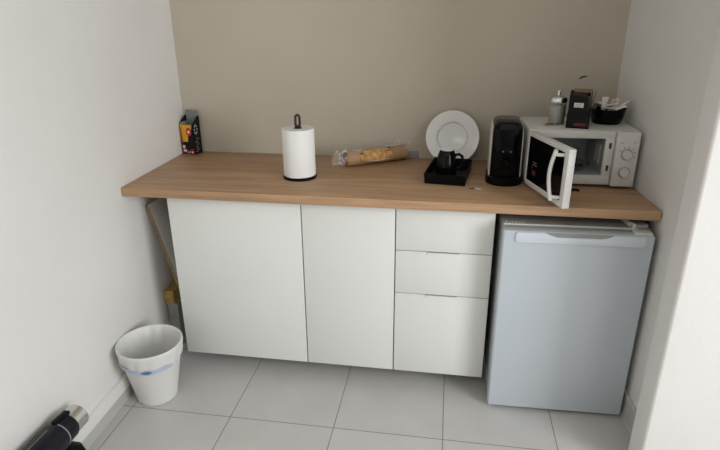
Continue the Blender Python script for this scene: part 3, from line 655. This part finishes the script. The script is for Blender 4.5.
for i, (r, z) in enumerate(prof):
    if r == 0: G.append([t.verts.new((0, 0, z))]); continue
    ring = []
    for j in range(K):
        a = 2*PI*j/K
        inside = i < 8
        wv = 0.0
        if inside and i > 1: wv = -0.0070*(0.5+0.5*math.sin(a*11+2.0*math.sin(a*3)+i*0.25))*min(1, (8-i)/3) - 0.003*abs(math.sin(a*7+1))*(0.6 if i < 7 else 0.1)
        if i >= 11: wv = 0.0040*(0.5+0.5*math.sin(a*13+1.3*math.sin(a*4)+i*0.5))*min(1, (i-10)/3)
        zz = z
        if i >= 12: zz += 0.008*math.sin(a*2+0.7)*(i-11)/4 + 0.003*math.sin(a*9)
        ring.append(t.verts.new(((r+wv)*math.cos(a), (r+wv)*math.sin(a), zz)))
    G.append(ring)
for A, B in zip(G, G[1:]):
    for j in range(K):
        k = (j+1) % K
        if len(A) == 1: t.faces.new((A[0], B[j], B[k]))
        else: t.faces.new((A[j], A[k], B[k], B[j]))
bmesh.ops.recalc_face_normals(t, faces=t.faces[:]); merge(b, t); obj('bag', b, LINER, ln, 80)
b = nb(); t = bmesh.new(); A = []; Bv = []
for j in range(49):
    a = R(195+j*3.0); z = BH-0.078+0.006*math.sin(a*2+0.7); r = rb(z)+0.0122
    tp = min(1.0, j/10, (48-j)/6+0.1)
    A.append(t.verts.new((r*math.cos(a), r*math.sin(a), z))); Bv.append(t.verts.new(((r+0.0015)*math.cos(a), (r+0.0015)*math.sin(a), z+0.004+0.014*tp)))
for j in range(48): t.faces.new((A[j], A[j+1], Bv[j+1], Bv[j]))
merge(b, t); ds = obj('drawstring', b, BLUE, ln, 80)
b = nb(); t = bmesh.new(); A = []; Bv = []
for j in range(9):
    a = R(281+j*2.2); z = BH-0.076+0.006*math.sin(a*2+0.7); r = rb(z)+0.0146
    hgt = 0.011*math.sin(PI*(j+0.8)/9.6)
    A.append(t.verts.new((r*math.cos(a), r*math.sin(a), z+0.007-hgt*0.7))); Bv.append(t.verts.new((r*math.cos(a), r*math.sin(a), z+0.008+hgt*0.7)))
for j in range(8): t.faces.new((A[j], A[j+1], Bv[j+1], Bv[j]))
merge(b, t); obj('drawstring_tab', b, DARK_BLUE, ds, 80)
for t_ in (wb, ln):      # the bin stands slightly askew
    for o_ in t_.children_recursive:
        for v in o_.data.vertices: v.co.x += 0.040*v.co.z; v.co.y -= 0.060*v.co.z
for (dx, dy, sc_, mm, lab) in ((0.015, 0.028, 0.026, LEAF, 'small brown scrap at the bottom of the waste bin'), (-0.020, -0.005, 0.030, SACHET, 'crumpled white paper at the bottom of the waste bin')):
    b = nb(); bmesh.ops.create_icosphere(b, subdivisions=3, radius=sc_)
    for v in b.verts: v.co *= random.uniform(0.78, 1.08); v.co.z *= 0.7
    tag(obj('crumpled_paper', b, mm, None, 15, loc=(BX2+dx, BY2+dy, 0.016+sc_*0.72)), lab, 'rubbish')

# ------------------------------------------------------------------ gap between cabinet and left wall
# white board leaning in the gap with its raw wooden edge towards us
bb = thing('leaning_board', 'white board with raw wooden edge leaning in the gap beside the wide cabinet', 'board', (0, 0, 0))
p0, p1 = Vector((-0.169, 0.11, 0.781)), Vector((-0.068, 0.11, 0.379))
d = (p1-p0).normalized(); L = 0.86; nrm = Vector((d.z, 0, -d.x)); nrm = -nrm if nrm.x < 0 else nrm
pend = p0 + d*L
def quadprism(b, pts, y0, y1): prism(b, [(p.x, p.z) for p in pts], y0, y1, 'y')
b = nb()
cut = p0 + d*0.60
th = 0.011
quadprism(b, [p0, p0+nrm*th, cut+nrm*th, cut], 0.114, 0.52)
brd = obj('panel', b, BOARD, bb, 0)
b = nb(); quadprism(b, [p0-nrm*0.0005, p0+nrm*(th+0.0005), cut+nrm*(th+0.0005), cut-nrm*0.0005], 0.110, 0.114); obj('raw_edge', b, RAW_WOOD, bb, 0)

# ------------------------------------------------------------------ timber block and grey box behind the bin
yb0 = 0.165
b = nb(); box(b, (-0.166, yb0, 0), (-0.112, yb0+0.16, 0.240), 0.002); box(b, (-0.164, yb0-0.002, 0.16), (-0.114, yb0, 0.164))
tag(obj('grey_box', b, CONCRETE, None, 0), 'narrow grey box on the floor behind the bin, under the timber block', 'box')
b = nb(); box(b, (-0.176, yb0-0.004, 0.2405), (-0.125, yb0+0.12, 0.312), 0.002)
tag(obj('timber_block', b, PINE, None, 0), 'yellow timber block standing on the grey box beside the left wall', 'block')

# ------------------------------------------------------------------ black appliance at the bottom left
va = thing('handheld_appliance', 'black cylindrical appliance with shiny silver end, lying along the foot of the left wall', 'appliance', (0, 0, 0))
A0 = Vector((-0.106, -0.652, 0.232)); A1 = Vector((-0.100, -1.10, 0.245))
ax = (A1-A0).normalized()
Mx = Matrix.Translation(A0) @ ax.to_track_quat('Z', 'Y').to_matrix().to_4x4()
b = nb(); lathe(b, [(0.0, 0.004), (0.039, 0.004), (0.042, 0), (0.0455, 0.002), (0.0455, 0.070), (0, 0.070)], 40, Mx); obj('silver_end', b, CHROME, va)
b = nb(); lathe(b, [(0, 0.058), (0.0465, 0.058), (0.049, 0.064), (0.0495, 0.10), (0.051, 0.112), (0.051, 0.118), (0.0535, 0.122), (0.054, 0.30), (0.054, 0.44), (0.036, 0.462), (0, 0.462)], 40, Mx); bo = obj('body', b, NAVY_BLACK, va)
b = nb(); lathe(b, [(0.0505, 0.112), (0.0522, 0.113), (0.0522, 0.117), (0.0505, 0.118)], 40, Mx); obj('seam_ring', b, GASKET, bo)
side = ax.cross(Vector((0, 0, 1))).normalized(); up = side.cross(ax).normalized()
def frame(o_, s): return Matrix.Translation(o_) @ Matrix(((ax.x, s.x, s.cross(ax).x if False else ax.cross(s).x), (ax.y, s.y, ax.cross(s).y), (ax.z, s.z, ax.cross(s).z))).to_4x4()
b = nb(); box(b, (0.046, -0.012, 0.041), (0.118, 0.012, 0.0555), 0.003, 2, frame(A0, side if ax.cross(side).z > 0 else -side)); obj('latch', b, BLACK, va, 30)
b = nb(); box(b, (0.15, -0.003, 0.0525), (0.26, 0.000, 0.0545), 0.0005, 1, frame(A0, side if ax.cross(side).z > 0 else -side)); obj('highlight_strip', b, GASKET, bo, 0)
# wheel-like foot and rear block that carry it
b = nb()
Wm = Matrix.Translation((-0.090, -0.700, 0.0))
lathe(b, [(0, 0), (0.036, 0), (0.043, 0.008), (0.043, 0.060), (0.036, 0.076), (0.020, 0.082), (0, 0.082)], 20, Wm, lambda c: Vector((c.x*(1+0.05*math.cos(6*math.atan2(c.y, c.x))), c.y*(1+0.05*math.cos(6*math.atan2(c.y, c.x))), c.z)))
tube(b, [(-0.092, -0.690, 0.06), (-0.100, -0.70, 0.12), tuple(A0+ax*0.16)], [0.024, 0.022, 0.022], 14)
obj('foot', b, BLACK, va)
b = nb(); box(b, (-0.146, -1.10, 0.0), (-0.055, -0.98, 0.205), 0.012, 3); obj('stand', b, BLACK, va, 30)
